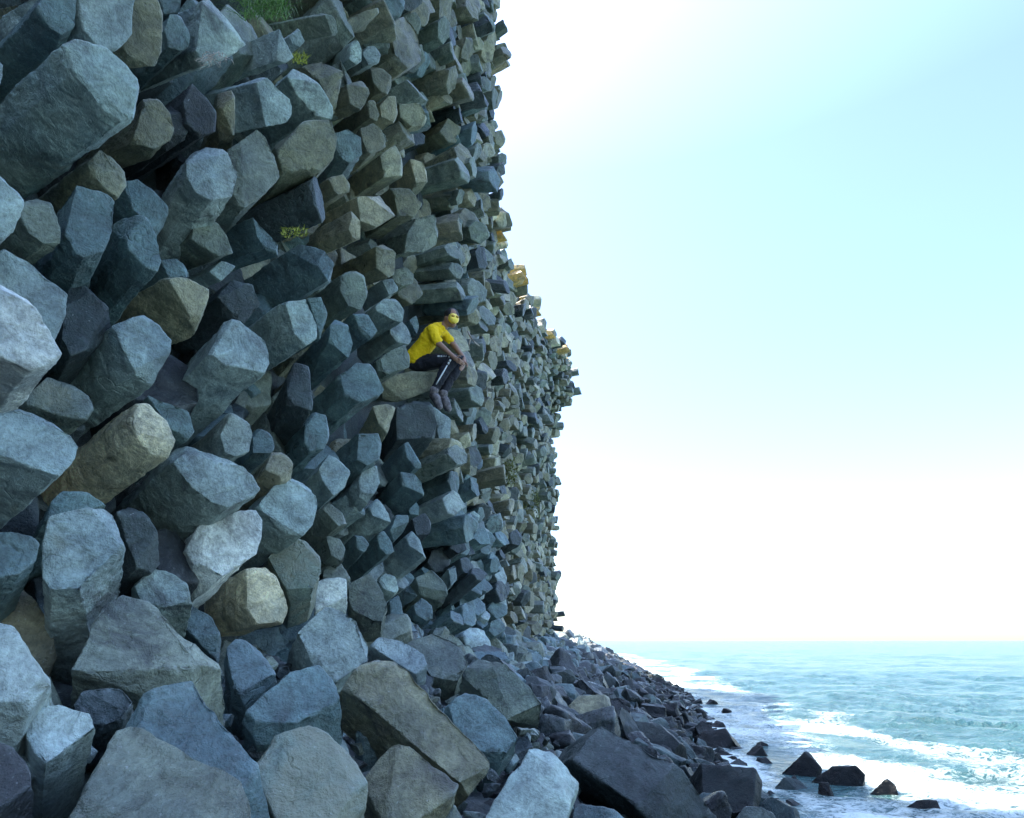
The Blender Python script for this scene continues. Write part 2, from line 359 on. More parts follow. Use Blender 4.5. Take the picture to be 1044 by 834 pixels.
column('square khaki column end under the mossy blocks', 'OL', [(384,251),(395,247),(404,258),(402,280),(396,283),(384,273)], 205, .6, .9, .25)
column('little teal column tip below the square khaki end', 'BL', [(389,285),(400,284),(407,295),(397,301)], 215, .6, .6, .2)
column('smooth blue-grey column end slanting beside the twin-lobed one', 'B', [(360,319),(373,318),(385,337),(378,346),(367,336)], 218, .7, .9, .25)
column('cluster-like pale teal column end near the person\'s back', 'BL', [(383,313),(392,304),(405,304),(412,317),(410,328),(396,327),(385,322)], 215, .6, .8, .25)
column('pale grey-blue column end just behind the person\'s back', 'BL', [(396,326),(408,322),(418,334),(422,345),(418,351),(405,349),(398,340)], 215, .65, .8, .35)
column('narrow column end touching the yellow shirt', 'B', [(417,326),(424,322),(429,333),(425,341)], 215, .6, .7, .15)
column('pitted grey block behind the person\'s hips', 'G', [(385,367),(395,358),(413,352),(417,362),(417,374),(396,382),(387,377)], 210, .6, 1.0, .35)
column('short dark blue column end above a black gap', 'BD', [(293,385),(300,370),(314,374),(320,408),(318,419),(293,411)], 240, .6, .9, .15)
column('big angular teal column with a dark front, beside the person\'s seat', 'B', [(346,382),(371,366),(381,378),(392,397),(388,407),(372,413),(352,402)], 222, .82, 1.3, .5)
column('small blue-grey column end beneath the teal cone', 'B', [(257,441),(263,436),(276,441),(280,455),(278,462),(258,462)], 225, .6, .8, .0)
column('pale cream-olive column end above the teal rounded one', 'OL', [(253,466),(270,460),(287,460),(298,470),(304,486),(290,489),(266,477)], 225, .6, .9, .3)
column('rounded light teal column end above the yellow-stained boulder', 'BL', [(262,516),(280,495),(300,487),(320,490),(325,514),(318,535),(308,547),(290,540),(272,526)], 218, .65, 1.0, .45)
column('blue-green column end in the middle of the lower wall', 'B', [(312,431),(320,420),(332,423),(338,440),(330,458),(316,462),(310,450)], 225, .65, .9, .25)
column('clean blue column end with a squared tip, below the blue-green one', 'BL', [(325,478),(336,462),(350,471),(357,480),(352,496),(340,505),(329,490)], 225, .75, 1.0, .35)
column('rounded blue column end under the big angular teal column', 'B', [(354,446),(364,440),(384,440),(391,450),(388,468),(375,475),(362,468)], 228, .65, .9, .35)
column('lozenge-shaped pale column end below the rounded blue one', 'BL', [(365,490),(372,475),(384,475),(388,492),(379,510),(368,505)], 225, .65, .9, .3)
column('cream column end under the person\'s seat', 'OL', [(380,414),(400,411),(405,413),(398,426),(396,440),(386,432)], 240, .5, .9, .2)
column('dark pitted block below the person\'s shoes', 'BD', [(404,414),(422,407),(438,409),(446,432),(443,446),(405,448)], 235, .5, 1.0, .3)
column('pale blue column face beside the shoes of the person', 'BL', [(440,413),(450,424),(461,427),(461,446),(448,448)], 220, .6, .9, .35)
column('thin teal column end below the dark pitted block', 'B', [(412,452),(418,449),(425,462),(432,475),(424,477),(415,466)], 222, .7, .9, .2)
column('dull olive column edge below the clean blue squared tip', 'G', [(328,517),(334,512),(352,525),(357,532),(345,536),(335,526)], 222, .75, .9, .25)
column('bright teal slanted column end below the lozenge', 'BL', [(376,516),(384,508),(395,518),(402,530),(392,530),(380,526)], 222, .78, .9, .3)
column('notched blue column end near the foot of the lower wall', 'B', [(408,481),(425,483),(430,492),(433,505),(420,500),(411,495)], 225, .6, .9, .25)
column('five-sided blue column end below the notched one', 'B', [(398,540),(405,524),(417,525),(416,538),(408,546)], 225, .6, .9, .25)
column('pale streaked column end below the five-sided blue one', 'BL', [(413,546),(420,541),(430,552),(440,565),(432,566),(418,556)], 222, .7, .9, .3)
column('dark column with a bright rim beside the five-sided blue one', 'BD', [(420,529),(433,522),(441,532),(438,545),(425,546)], 222, .65, .9, .25)
column('small oval teal column end under the bright teal slanted one', 'B', [(384,545),(391,541),(400,553),(402,562),(394,566),(387,558)], 222, .65, .9, .25)
column('grey teal column end above the blue-olive boulder', 'G', [(332,546),(345,547),(352,560),(350,573),(338,566)], 225, .6, .8, .25)
column('slim blue column end next to the small oval teal one', 'B', [(363,543),(370,546),(376,555),(372,564),(364,559)], 225, .6, .8, .2)
column('humped green-grey column end low on the wall', 'G', [(424,589),(440,580),(452,590),(458,604),(455,612),(440,603),(429,604)], 228, .65, .9, .35)
column('egg-shaped teal column end beside the blue-olive boulder', 'BL', [(385,591),(393,584),(403,588),(408,601),(403,605),(391,600)], 225, .6, .8, .3)
column('blue hexagonal column end below the humped green-grey one', 'B', [(422,616),(430,609),(440,618),(442,630),(435,633),(424,626)], 225, .6, .8, .35)
column('pale olive column end at the very foot of the wall', 'OL', [(463,641),(470,637),(478,645),(483,657),(479,661),(468,656)], 225, .6, .8, .4)
column('upright pale column end, larger of an upright pair', 'BL', [(468,579),(476,578),(480,590),(482,605),(472,603),(468,592)], 232, .6, .9, .3)
column('narrow upright teal column end, smaller of an upright pair', 'BL', [(457,579),(465,575),(466,591),(460,597)], 232, .6, .9, .3)
column('deep blue column end leaning on the blue-olive boulder', 'B', [(397,611),(406,606),(413,624),(407,632),(398,628)], 235, .6, .8, .3)
seat_t = 8.55
rock('basalt_column', 'rock column', 'basalt columns of the cliff', 'pale olive column that the person in yellow sits on', 'OL',
     [(388,392),(398,384),(420,379),(449,379.5),(446,391),(438,398),(405,410),(392,407)], 185, .35, .8, seat_t, nw=(.15,.8,.0), cham=1, rough=.6)

# ================================================================== boulders at the foot of the cliff
boulder('blue-grey speckled boulder cut by the picture edge', 'BL', [(-40,650),(0,634),(10,637),(30,655),(48,675),(51,690),(40,705),(22,725),(10,745),(0,755),(-40,745)], 285, .5, .6, .25)
boulder('large triangular ridge-backed boulder below the flat-faced block', 'G', [(72,682),(105,618),(124,608),(150,612),(200,648),(225,668),(240,692),(235,706),(215,712),(155,690),(110,690)], 262, .65, .7, .3)
boulder('sloping grey slab tucked under the ridge-backed boulder', 'B', [(130,735),(160,690),(192,688),(206,706),(243,755),(262,778),(290,850),(240,840),(190,770)], 255, .55, .7, .12)
boulder('broad pitted grey boulder in front of the sloping slab', 'G', [(30,800),(100,742),(120,733),(190,764),(245,795),(258,818),(262,870),(20,870)], 265, .5, .7, .3, nw=(.2,.3,.6), cham=3)
boulder('small rounded grey boulder behind the broad pitted one', 'BL', [(22,738),(35,719),(60,717),(90,728),(98,741),(70,760),(48,779),(34,766)], 262, .6, .5, .15)
boulder('small crusty rock dotted with pale barnacles', 'BD', [(75,716),(85,703),(113,697),(130,704),(137,715),(125,731),(105,737),(86,729)], 265, .6, .4, .05, rough=2.6)
boulder('dark purple boulder in the bottom corner', 'P', [(-40,760),(0,757),(15,762),(30,788),(35,802),(28,850),(-40,850)], 270, .6, .6, .1)
boulder('blue boulder peeping out above the ridge-backed one', 'B', [(165,625),(190,614),(215,628),(228,650),(225,668),(200,650)], 262, .5, .5, .0)
boulder('block with a bright cream face and a dark shaded side', 'C', [(252,573),(273,572),(284,587),(296,624),(292,634),(262,636),(252,620)], 200, .75, .5, .3, nw=(.5,.6,.05))
boulder('dark blue chunk with one pale edge beside the cream-faced block', 'B', [(230,661),(240,651),(258,655),(275,672),(284,690),(268,702),(250,713),(238,701)], 265, .6, .5, .15)
boulder('rounded boulder with a yellow-olive stain in its middle', 'S', [(272,568),(290,547),(312,550),(327,564),(328,583),(320,600),(297,608),(283,588)], 262, .5, .6, .3, nw=(.3,.6,.1))
boulder('small grey cone-topped boulder beside the yellow-stained one', 'G', [(328,578),(337,560),(357,588),(350,594),(330,592)], 262, .5, .4, .1)
boulder('small block with a frosted white face', 'W', [(322,593),(334,588),(353,590),(355,624),(338,619),(322,627)], 265, .6, .5, .2, nw=(.2,.7,.1))
boulder('blue-olive barrel boulder beside the frosted white face', 'G', [(355,590),(366,585),(378,584),(388,600),(396,618),(390,633),(370,636),(356,626)], 265, .5, .6, .2, nw=(.2,.7,.1))
boulder('wide blue hexagonal boulder with a clean flat face', 'BL', [(281,664),(312,639),(332,620),(346,622),(363,633),(377,656),(374,674),(342,697),(325,686),(310,672)], 255, .6, .6, .3, nw=(.25,.6,.15))
boulder('angular boulder with dark front and rough light shoulder', 'B', [(246,731),(270,706),(300,681),(322,673),(343,700),(354,730),(350,746),(320,737),(290,747),(262,750)], 262, .6, .6, .2)
boulder('rounded boulder stained yellow and black near the picture bottom', 'S', [(258,766),(270,752),(315,738),(331,745),(356,765),(378,800),(371,818),(350,850),(290,850),(264,800)], 266, .5, .6, .25)
boulder('long leaning olive column slab lying across the pile', 'O', [(349,697),(362,680),(385,667),(405,669),(432,692),(507,774),(504,785),(485,808),(452,786),(390,735)], 238, .62, .40, .25, nw=(.3,.6,.15))
boulder('pyramid-topped olive boulder below the long leaning slab', 'O', [(368,786),(385,766),(400,755),(418,760),(444,778),(467,800),(460,813),(430,840),(395,845)], 265, .6, .6, .15)
boulder('grey boulder with its top just above the picture bottom', 'G', [(396,850),(420,820),(445,806),(470,826),(480,850)], 265, .6, .6, .05)
boulder('low blue rock wedged above the long leaning slab', 'BL', [(377,656),(387,650),(410,653),(432,667),(440,690),(428,690),(405,669),(387,665)], 258, .6, .5, .2)
boulder('green-grey flat-topped boulder at the foot of the wall', 'G', [(411,654),(440,645),(465,655),(478,675),(468,692),(442,692),(428,668)], 262, .6, .5, .2)
boulder('upright leaning column slab with a smooth olive-grey face', 'G', [(472,682),(490,660),(508,668),(552,714),(568,737),(550,757),(522,740),(496,710)], 250, .6, .5, .3, nw=(.25,.65,.1))
boulder('smooth blue rounded boulder between two leaning slabs', 'B', [(456,716),(475,705),(495,712),(515,730),(530,752),(510,778),(494,772),(462,738)], 250, .6, .5, .15, nw=(.25,.65,.1))
boulder('light grey streaked boulder at the bottom beside the long dark slab', 'BL', [(472,815),(508,790),(520,768),(545,757),(562,758),(591,786),(582,815),(574,850),(480,850)], 262, .55, .6, .25)
boulder('long dark column slab running down to the water', 'BD', [(557,750),(576,734),(602,733),(640,755),(700,784),(738,812),(742,850),(690,850),(632,806),(585,775)], 262, .6, .55, .2, nw=(.3,.3,.5))
boulder('low blue rock at the bottom in front of the long dark slab', 'B', [(580,850),(588,818),(625,826),(670,850)], 268, .5, .4, .35)
boulder('greenish weedy block behind the long dark slab', 'OL', [(576,722),(590,710),(622,709),(624,728),(606,737),(584,733)], 240, .5, .5, .15)
boulder('black wet block beside the greenish weedy one', 'P', [(611,716),(630,709),(643,724),(641,742),(630,748),(612,732)], 255, .6, .5, .15)
boulder('black boulder with a glossy grey shoulder near the surf', 'BD', [(637,748),(645,735),(680,738),(698,752),(705,765),(690,771),(665,771),(640,764)], 262, .6, .6, .1)
boulder('rounded black rock standing alone in the foam', 'P', [(706,751),(720,744),(745,743),(757,754),(756,761),(740,766),(708,761)], 268, .6, .5, .0)
boulder('flat-topped dark block at the edge of the surf', 'BD', [(668,777),(690,777),(768,782),(778,790),(775,822),(748,830),(735,815),(705,792)], 262, .6, .6, .05, nw=(.3,.35,.4))
boulder('sharp pyramid rock in the surf', 'P', [(793,792),(822,765),(827,768),(838,783),(834,800),(800,802)], 268, .6, .4, .0, nw=(.2,.7,.1))
boulder('hunched dark rock beside the sharp pyramid', 'P', [(826,796),(855,778),(868,776),(883,790),(880,801),(872,813),(834,815)], 268, .6, .45, .0, nw=(.2,.7,.1))
boulder('small pointed black rock awash in the foam', 'P', [(887,809),(905,791),(913,797),(919,820),(900,826)], 268, .6, .4, .0, nw=(.2,.7,.1))
boulder('low black rock farthest out in the wash', 'P', [(918,824),(935,812),(955,812),(964,832),(940,845)], 268, .6, .4, .0, nw=(.2,.7,.1))
boulder('smooth shiny boulder washed pale on its top', 'B', [(789,802),(800,792),(815,791),(826,801),(825,818),(800,818)], 268, .6, .4, .0, nw=(.2,.6,.2))
boulder('round wet boulder in front of the shiny one', 'B', [(772,820),(782,812),(800,812),(815,824),(822,850),(772,850)], 268, .6, .4, .05, nw=(.2,.6,.2))
boulder('pale low boulder at the picture bottom by the flat dark block', 'BL', [(748,838),(760,822),(780,822),(795,836),(790,855),(750,855)], 268, .6, .4, .15, nw=(.2,.6,.2))
# ================================================================== the cliff body behind the columns
def mesh_from(name, V, F, smooth=False):
    me = bpy.data.meshes.new(name); me.from_pydata([tuple(v) for v in V], [], F); me.update()
    if smooth:
        for p in me.polygons: p.use_smooth = True
    return me
def grid_faces(nr, nc, o=0):
    return [(o + r * nc + c, o + r * nc + c + 1, o + (r + 1) * nc + c + 1, o + (r + 1) * nc + c) for r in range(nr - 1) for c in range(nc - 1)]

Ys = [-14 + .5 * i for i in range(101)]; Ys = [y for y in Ys if y <= 35.6]
nz = 56; V = []
for Y in Ys:
    top = cliff_top(Y) - .25
    for k in range(nz):
        z = -1.2 + (top + 1.2) * k / (nz - 1)
        V.append((wall_x(Y, z) - .78 + .18 * n1(Y * 1.3, z * 1.3, 0, 5), Y, z))
F = grid_faces(len(Ys), nz)
o = len(V); depth = [0, 1.5, 4, 9, 18, 32, 50]
for Y in Ys:
    top = cliff_top(Y) - .25
    for j, dd in enumerate(depth):
        if j == 0: V.append((wall_x(Y, top) - .78 + .18 * n1(Y * 1.3, top * 1.3, 0, 5), Y, top))
        else: V.append((wall_x(Y, top) - .78 - dd, Y, top + dd * .05 + .25 * n1(Y, dd, 2, 6)))
F += grid_faces(len(Ys), len(depth), o)
o = len(V); Ye = Ys[-1]; topE = cliff_top(Ye) - .25      # the far end face
for j, dd in enumerate(depth):
    for k in range(nz):
        z = -1.2 + (topE + 1.2) * k / (nz - 1)
        V.append((wall_x(Ye, z) - .78 - dd, Ye + (.2 * n1(dd, z, 3, 7) if j else 0), z))
F += grid_faces(len(depth), nz, o)
cliff = add('cliff', mesh_from('cliff', V, F), ROCK); cliff.color = TINT['BD']; cliff['kind'] = 'structure'  # backing darkened to stand in for shade between the columns
cliff['label'] = 'shade-darkened basalt cliff that the columns stick out of'

# the beach under the boulders
xs = np.linspace(-6, 18, 97); ys = np.concatenate([np.linspace(-14, 36, 126), np.linspace(37, 118, 60)])
V = []
for Y in ys:
    for X in xs:
        z = talus_z(X, Y) - .30 + .12 * n1(X * 1.7, Y * 1.7, 0, 8) + .05 * n1(X * 5, Y * 5, 0, 9)
        if Y > 100: z -= (Y - 100) * .2
        V.append((X, Y, max(z, -2.5)))
beach = add('beach', mesh_from('beach', V, grid_faces(len(ys), len(xs)), True), ROCK); beach.color = (.055, .065, .07, .1); beach['kind'] = 'structure'

# ================================================================== column and boulder shapes shared by the many smaller ones
def column_shape(seed, nv, vox):
    r = random.Random(seed); n = r.choice([5, 6, 6, 6, 7])
    ang = sorted((i + r.uniform(-.28, .28)) * 2 * math.pi / n for i in range(n))
    rad = [.5 * r.uniform(.85, 1.12) for _ in range(n)]
    pts = []
    for a, q in zip(ang, rad):
        pts.append((r.uniform(-.06, .06), q * math.cos(a), q * math.sin(a)))
        pts.append((-2.6, q * math.cos(a) * r.uniform(.92, 1.04), q * math.sin(a) * r.uniform(.92, 1.04)))
    bm = hull_bm(pts)
    chamfer(bm, Vector((r.uniform(-.25, -.02), 0, 0)), Vector((1, r.uniform(-.45, .45), r.uniform(-.45, .45))).normalized())
    for _ in range(r.choice([0, 1, 1, 2])):
        a = r.uniform(0, 6.28); v = Vector((-.05, .42 * math.cos(a), .42 * math.sin(a)))
        chamfer(bm, v, Vector((r.uniform(.5, 1), math.cos(a), math.sin(a))).normalized())
    me = facet(bm, vox, .022, 'column_shape')
    roughen(me, .030, 2.0, .018, 6.0, seed * 7 + 1); me.materials.append(ROCK)
    return me
def boulder_shape(seed, vox):
    r = random.Random(seed)
    if seed % 3 == 0:                       # a short broken drum
        n = 6; pts = []
        Lh = r.uniform(.45, .8)
        for i in range(n):
            a = (i + r.uniform(-.25, .25)) * 2 * math.pi / n; q = r.uniform(.42, .55)
            for s in (-1, 1): pts.append((s * Lh + r.uniform(-.1, .1), q * math.cos(a), q * math.sin(a)))
        bm = hull_bm(pts)
    else:
        pts = []
        for i in range(14):
            v = Vector((r.gauss(0, 1), r.gauss(0, 1), r.gauss(0, 1))).normalized() * r.uniform(.5, .66)
            pts.append((v.x * 1.15, v.y * r.uniform(.8, 1), v.z * .85))
        bm = hull_bm(pts)
        for _ in range(2):
            d = Vector((r.gauss(0, 1), r.gauss(0, 1), r.gauss(0, 1))).normalized(); chamfer(bm, d * .42, d)
    me = facet(bm, vox, .022, 'boulder_shape')
    roughen(me, .05, 1.7, .022, 5.2, seed * 5 + 3); me.materials.append(ROCK)
    return me
C_HI = [column_shape(100 + i, 6, .07) for i in range(16)]
C_LO = [column_shape(100 + i, 6, .24) for i in range(16)]
B_HI = [boulder_shape(200 + i, .06) for i in range(14)]
B_LO = [boulder_shape(200 + i, .18) for i in range(14)]

def inside(poly, x, y, grow):
    c = poly.mean(0); p = c + (poly - c) * grow; r = False; j = len(p) - 1
    for i in range(len(p)):
        if (p[i][1] > y) != (p[j][1] > y) and x < (p[j][0] - p[i][0]) * (y - p[i][1]) / (p[j][1] - p[i][1]) + p[i][0]: r = not r
        j = i
    return r
def basis(a, roll):
    a = nrm(np.array(a, float)); u = nrm(np.cross([0, 0, 1.], a)); w = np.cross(a, u)
    c, s = math.cos(roll), math.sin(roll)
    return a, u * c + w * s, w * c - u * s
def matrix(loc, a, roll, sx, sy, sz):
    x, y, z = basis(a, roll)
    return Matrix(((x[0] * sx, y[0] * sy, z[0] * sz, loc[0]), (x[1] * sx, y[1] * sy, z[1] * sz, loc[1]), (x[2] * sx, y[2] * sy, z[2] * sz, loc[2]), (0, 0, 0, 1)))
def zone(px, py, t, z):
    """stone colour by place: gap shade painted in near, bluer low, olive crust high up and far along"""
    r = random.random()
    if t < 5.5: return 'B' if r < .25 else ('BD' if r < .68 else ('P' if r < .9 else 'G'))  # near filler tinted dark so the gaps read as shade
    if z < 4.2 and t < 14: return 'B' if r < .55 else ('BL' if r < .75 else 'BD')
    if t > 13: return 'OL' if r < .24 else ('O' if r < .62 else ('G' if r < .86 else 'BD'))
    return 'O' if r < .38 else ('G' if r < .66 else ('B' if r < .78 else ('OL' if r < .92 else 'BD')))

many = []      # (object, kind, tone code, shape index)
def put(kind, shapes, idx, M, code):
    name = 'basalt_column' if kind == 'c' else 'boulder'
    o = add(name, shapes[idx], None); o.matrix_world = M; o.color = tint(code, .18)
    many.append([o, kind, code, idx]); return o

PERSON_ZONE = np.array([(405,322),(440,300),(470,300),(490,330),(490,385),(470,430),(432,425),(432,380),(405,372)], float)
row = 0; z = 1.3
while z < 18.6:
    Y = .2 + (row % 2) * .2
    while Y < 35.3:
        s = .44 if Y < 8.5 else .36
        yy = Y + random.uniform(-.13, .13); zz = z + random.uniform(-.12, .12)
        Y += s
        if zz > cliff_top(yy) + .1: continue
        pr = random.gauss(0, .14) + (random.uniform(.12, .36) if random.random() < .14 else 0) - (random.uniform(.15, .5) if random.random() < .13 else 0)
        p = np.array([wall_x(yy, zz) + pr, yy, zz])
        if math.exp(-((yy - 8.1) / .85) ** 2 - ((zz - 10.0) / .75) ** 2) > .5: continue
        px, py, t = project(p)
        if t < .8 or px < -150 or py < -170 or py > 930: continue
        f = max(0, min(1, (t - 4.5) / 5)); low = max(0, min(1, (5.5 - zz) / 3)) * max(0, min(1, (20 - t) / 8))
        up = .55 * (1 - f) + .06 * f; up = max(up, .5 * low)
        a = np.array([.75 + .10 * f - .1 * low, -.35 - .07 * f - .3 * low, up - .13 * f * (1 - low)]) + rng.normal(0, .11, 3)
        if t < 9.9 and inside(PERSON_ZONE, px, py, 1.15): p = p - nrm(a) * .75; pr = -1
        hit = [h for h in HEROES if t < h[1] + 1.2 and inside(h[0], px, py, 1.25)]
        if hit: p = p - nrm(a) * random.uniform(.7, 1.0)
        elif px < 345 or (px < 465 and py > 140): p = p - nrm(a) * (max(0, pr) + random.uniform(.3, .85))
        d = random.uniform(.40, .56) if t < 8 else random.uniform(.30, .48)
        if random.random() < .12: d *= .75
        put('c', C_HI if t < 19 else C_LO, random.randrange(16), matrix(p, a, random.uniform(0, 6.28), d * 1.15, d * random.uniform(.85, 1.1), d), zone(px, py, t, zz))
    z += .31; row += 1
# columns jutting out at the far end and along the crest
for k in range(46):
    zz = random.uniform(3, 16.4); yy = random.uniform(34.2, 35.6)
    p = np.array([wall_x(yy, zz) + (random.uniform(-.2, .3) if random.random() < .8 else random.uniform(.3, .8)), yy, zz])
    d = random.uniform(.42, .62)
    put('c', C_LO, random.randrange(16), matrix(p, np.array([1, random.uniform(-.2, .3), random.uniform(-.05, .2)]), random.uniform(0, 6.28), d * 1.3, d, d * .9), zone(0, 0, 34, zz))
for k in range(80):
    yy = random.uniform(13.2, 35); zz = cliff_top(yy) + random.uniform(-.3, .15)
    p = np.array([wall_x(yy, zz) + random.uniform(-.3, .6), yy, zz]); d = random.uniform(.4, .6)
    put('c', C_LO, random.randrange(16), matrix(p, np.array([1, random.uniform(-.2, .1), random.uniform(0, .25)]), random.uniform(0, 6.28), d * 1.3, d, d * .9), random.choice(['Y', 'C', 'Y', 'O']))  # gold tint paints sunlight onto the crest stones

# boulders over the beach
Y = .5
while Y < 104:
    s0 = s = .36 if Y < 9 else (.42 if Y < 20 else (.52 if Y < 36 else .85))
    X = -2.6 + .125 * Y
    xe = shore_x(Y) + .75
    while X < xe:
        s = s0 * (.72 if X > xe - 2.2 else 1)
        xx = X + random.uniform(-.4, .4) * s; yy = Y + random.uniform(-.4, .4) * s
        X += s
        zz = talus_z(xx, yy)
        d = s * random.choice([.7, .9, 1.1, 1.3, 1.6])
        if zz < .1: d *= .8
        if zz < -.02 and random.random() < .62: continue
        p = np.array([xx, yy, zz - .12 * d - .02])
        px, py, t = project(p)
        if t < .9 or px < -120 or px > 1150 or py > 960: continue
        hit = [h for h in HEROES if t < h[1] + .9 and inside(h[0], px, py, 1.3)]
        if hit:
            d = min(d, .4); p[2] -= .28
        elif t < 6.5 and px < 700:
            d = min(d, .34); p[2] -= .16
        zc = random.random()
        code = ('P' if zc < .45 else 'BD' if zc < .85 else 'B') if zz < 1.5 else ('BD' if zc < .25 else 'B' if zc < .6 else 'G' if zc < .85 else 'BL')
        a = np.array([random.gauss(0, 1), random.gauss(0, 1), random.gauss(0, .45)])
        put('b', B_HI if t < 16 else B_LO, random.randrange(14), matrix(p, a, random.uniform(0, 6.28), d, d * random.uniform(.8, 1), d * random.uniform(.75, 1)), code)
    Y += s0 * .85

# chips lodged between the big near boulders
for k in range(900):
    yy = random.uniform(1.0, 8.5); xx = random.uniform(-2.0 + .125 * yy, shore_x(yy) - .2); zz = talus_z(xx, yy)
    p = np.array([xx, yy, zz - random.uniform(.02, .16)]); px, py, t = project(p)
    if t < .9 or px < -60 or px > 1100 or py > 900: continue
    d = random.uniform(.06, .17)
    put('b', B_LO, random.randrange(14), matrix(p, np.array([random.gauss(0, 1), random.gauss(0, 1), random.gauss(0, .5)]), random.uniform(0, 6.28), d, d * .8, d * .7), random.choice(['BD', 'B', 'G', 'BL', 'P']))

# black rocks strung out through the wash
for px, py, d in ((690,738,.5),(715,733,.45),(733,746,.4),(752,768,.4),(768,776,.35),(786,786,.3),(812,806,.3),(846,820,.34),(872,824,.26),(815,830,.3),(905,833,.3),(760,802,.34),(950,836,.3),(862,806,.24),(690,764,.45),(706,772,.4),(980,832,.26),(742,728,.4),(724,720,.45),(668,712,.5),(776,764,.3),(935,800,.2)):
    dd = ray(px, py); t = -2.02 / dd[2]; p = CAM + dd * t
    put('b', B_HI, random.randrange(14), matrix(p, np.array([random.gauss(0, 1), random.gauss(0, 1), random.gauss(0, .5)]), random.uniform(0, 6.28), d * 1.15, d * .9, d * .85), 'P')
SKY_S, SKY_DUST, SKY_OZONE, EXPO, SKY_TINT, SKY_LOW, SKY_HIGH = .115, 1.0, 1.2, 2.08, (.89, .925, .975), .82, 1.1
# ================================================================== small plants and roots on the cliff
def tube_into(bm, pts, radii, seg=6):
    pts = [Vector(p) for p in pts]; rings = []
    for i, p in enumerate(pts):
        d = (pts[min(i + 1, len(pts) - 1)] - pts[max(i - 1, 0)]).normalized()
        u = d.orthogonal().normalized(); w = d.cross(u)
        rings.append([bm.verts.new(p + (u * math.cos(2 * math.pi * k / seg) + w * math.sin(2 * math.pi * k / seg)) * radii[i]) for k in range(seg)])
    for a, b in zip(rings, rings[1:]):
        for k in range(seg): bm.faces.new((a[k], a[(k + 1) % seg], b[(k + 1) % seg], b[k]))
    bm.faces.new(rings[0][::-1]); bm.faces.new(rings[-1])
def bm_obj(name, bm, mat, parent=None, smooth=True, origin=None):
    bmesh.ops.recalc_face_normals(bm, faces=bm.faces[:])
    me = bpy.data.meshes.new(name)
    if origin is not None: bmesh.ops.translate(bm, verts=bm.verts[:], vec=-Vector(origin))
    bm.to_mesh(me); bm.free()
    for p in me.polygons: p.use_smooth = smooth
    return add(name, me, mat, origin if origin is not None else (0, 0, 0), parent)
GRASS = plain('grass_blade', (.13, .26, .06), .6, 0, .45, 9)
LEAF = plain('yellow_leaf', (.38, .40, .07), .6, 0, .4, 30)
MOSS = plain('moss', (.17, .19, .055), .8, 0, .5, 20)
DRY = plain('dry_root', (.42, .36, .30), .8, 0, .25, 30)
def tuft(name, label, cat, mat, px0, px1, py0, py1, t, n, ln, droop, w, seed, dirx=(-.6, .9)):
    r = random.Random(seed); bm = bmesh.new(); base = at((px0 + px1) / 2, (py0 + py1) / 2, t)
    for _ in range(n):
        b = at(r.uniform(px0, px1), r.uniform(py0, py1), t + r.uniform(-.05, .15))
        v = np.array([r.uniform(*dirx), r.uniform(-.9, -.1), r.uniform(.1, 1.)]); v = nrm(v) * ln * r.uniform(.5, 1.15)
        side = nrm(np.cross(v, [r.uniform(-1, 1), r.uniform(-1, 1), 1.])) * w * r.uniform(.6, 1.2)
        prev = None
        for k in range(6):
            s = k / 5; p = b + v * s + np.array([0, 0, -droop * ln * s * s * r.uniform(.8, 1.1)])
            ww = side * (1 - s * .93); q = (bm.verts.new(p - ww), bm.verts.new(p + ww))
            if prev: bm.faces.new((prev[0], prev[1], q[1], q[0]))
            prev = q
    o = bm_obj(name, bm, mat, origin=base, smooth=False)
    return tag(o, label, cat)
tuft('grass_tuft', 'tuft of long green grass drooping over the column tops', 'grass', GRASS, 246, 292, -14, 22, 4.05, 420, .26, 1.1, .0028, 3)
tuft('plant', 'small yellow-green plant in the crack under the huge dark column', 'plant', LEAF, 288, 312, 233, 243, 4.75, 90, .06, .5, .006, 4)
tuft('plant', 'tiny yellow-green sprig below the bright blue sliver', 'plant', LEAF, 299, 313, 56, 66, 5.6, 90, .06, .4, .006, 5)
tuft('plant', 'yellow-green moss tuft hanging far along the cliff, right of its mossy middle', 'plant', MOSS, 530, 549, 500, 526, wall_t(540, 512) - .7, 170, .34, .9, .022, 6)
tuft('plant', 'yellow-green moss tuft in the far cliff, upper one of the two moss tufts', 'plant', MOSS, 508, 527, 468, 494, wall_t(519, 482) - .6, 170, .32, .9, .022, 7)
bm = bmesh.new(); r = random.Random(8)
for _ in range(26):
    p = at(r.uniform(206, 232), r.uniform(52, 62), 3.45); pts = [p]
    for k in range(5): p = p + np.array([r.uniform(-.02, .02), r.uniform(-.02, .01), -r.uniform(.005, .022)]); pts.append(p)
    tube_into(bm, pts, [.0022, .002, .0018, .0015, .0012, .0008], 5)
tag(bm_obj('dry_root', bm, DRY), 'pale dry roots hanging under a pointed blue column', 'roots')
bm = bmesh.new()
tube_into(bm, [at(477, 338, 9.2), at(480, 344, 9.1), at(484, 349, 9.1), at(489, 353, 9.15)], [.012, .014, .012, .007], 7)
tube_into(bm, [at(480, 344, 9.1), at(478, 352, 9.1), at(479, 358, 9.15)], [.010, .008, .004], 6)
tag(bm_obj('branch', bm, DRY), 'bare pale forked branch stuck in the cliff beyond the seated person', 'branch')

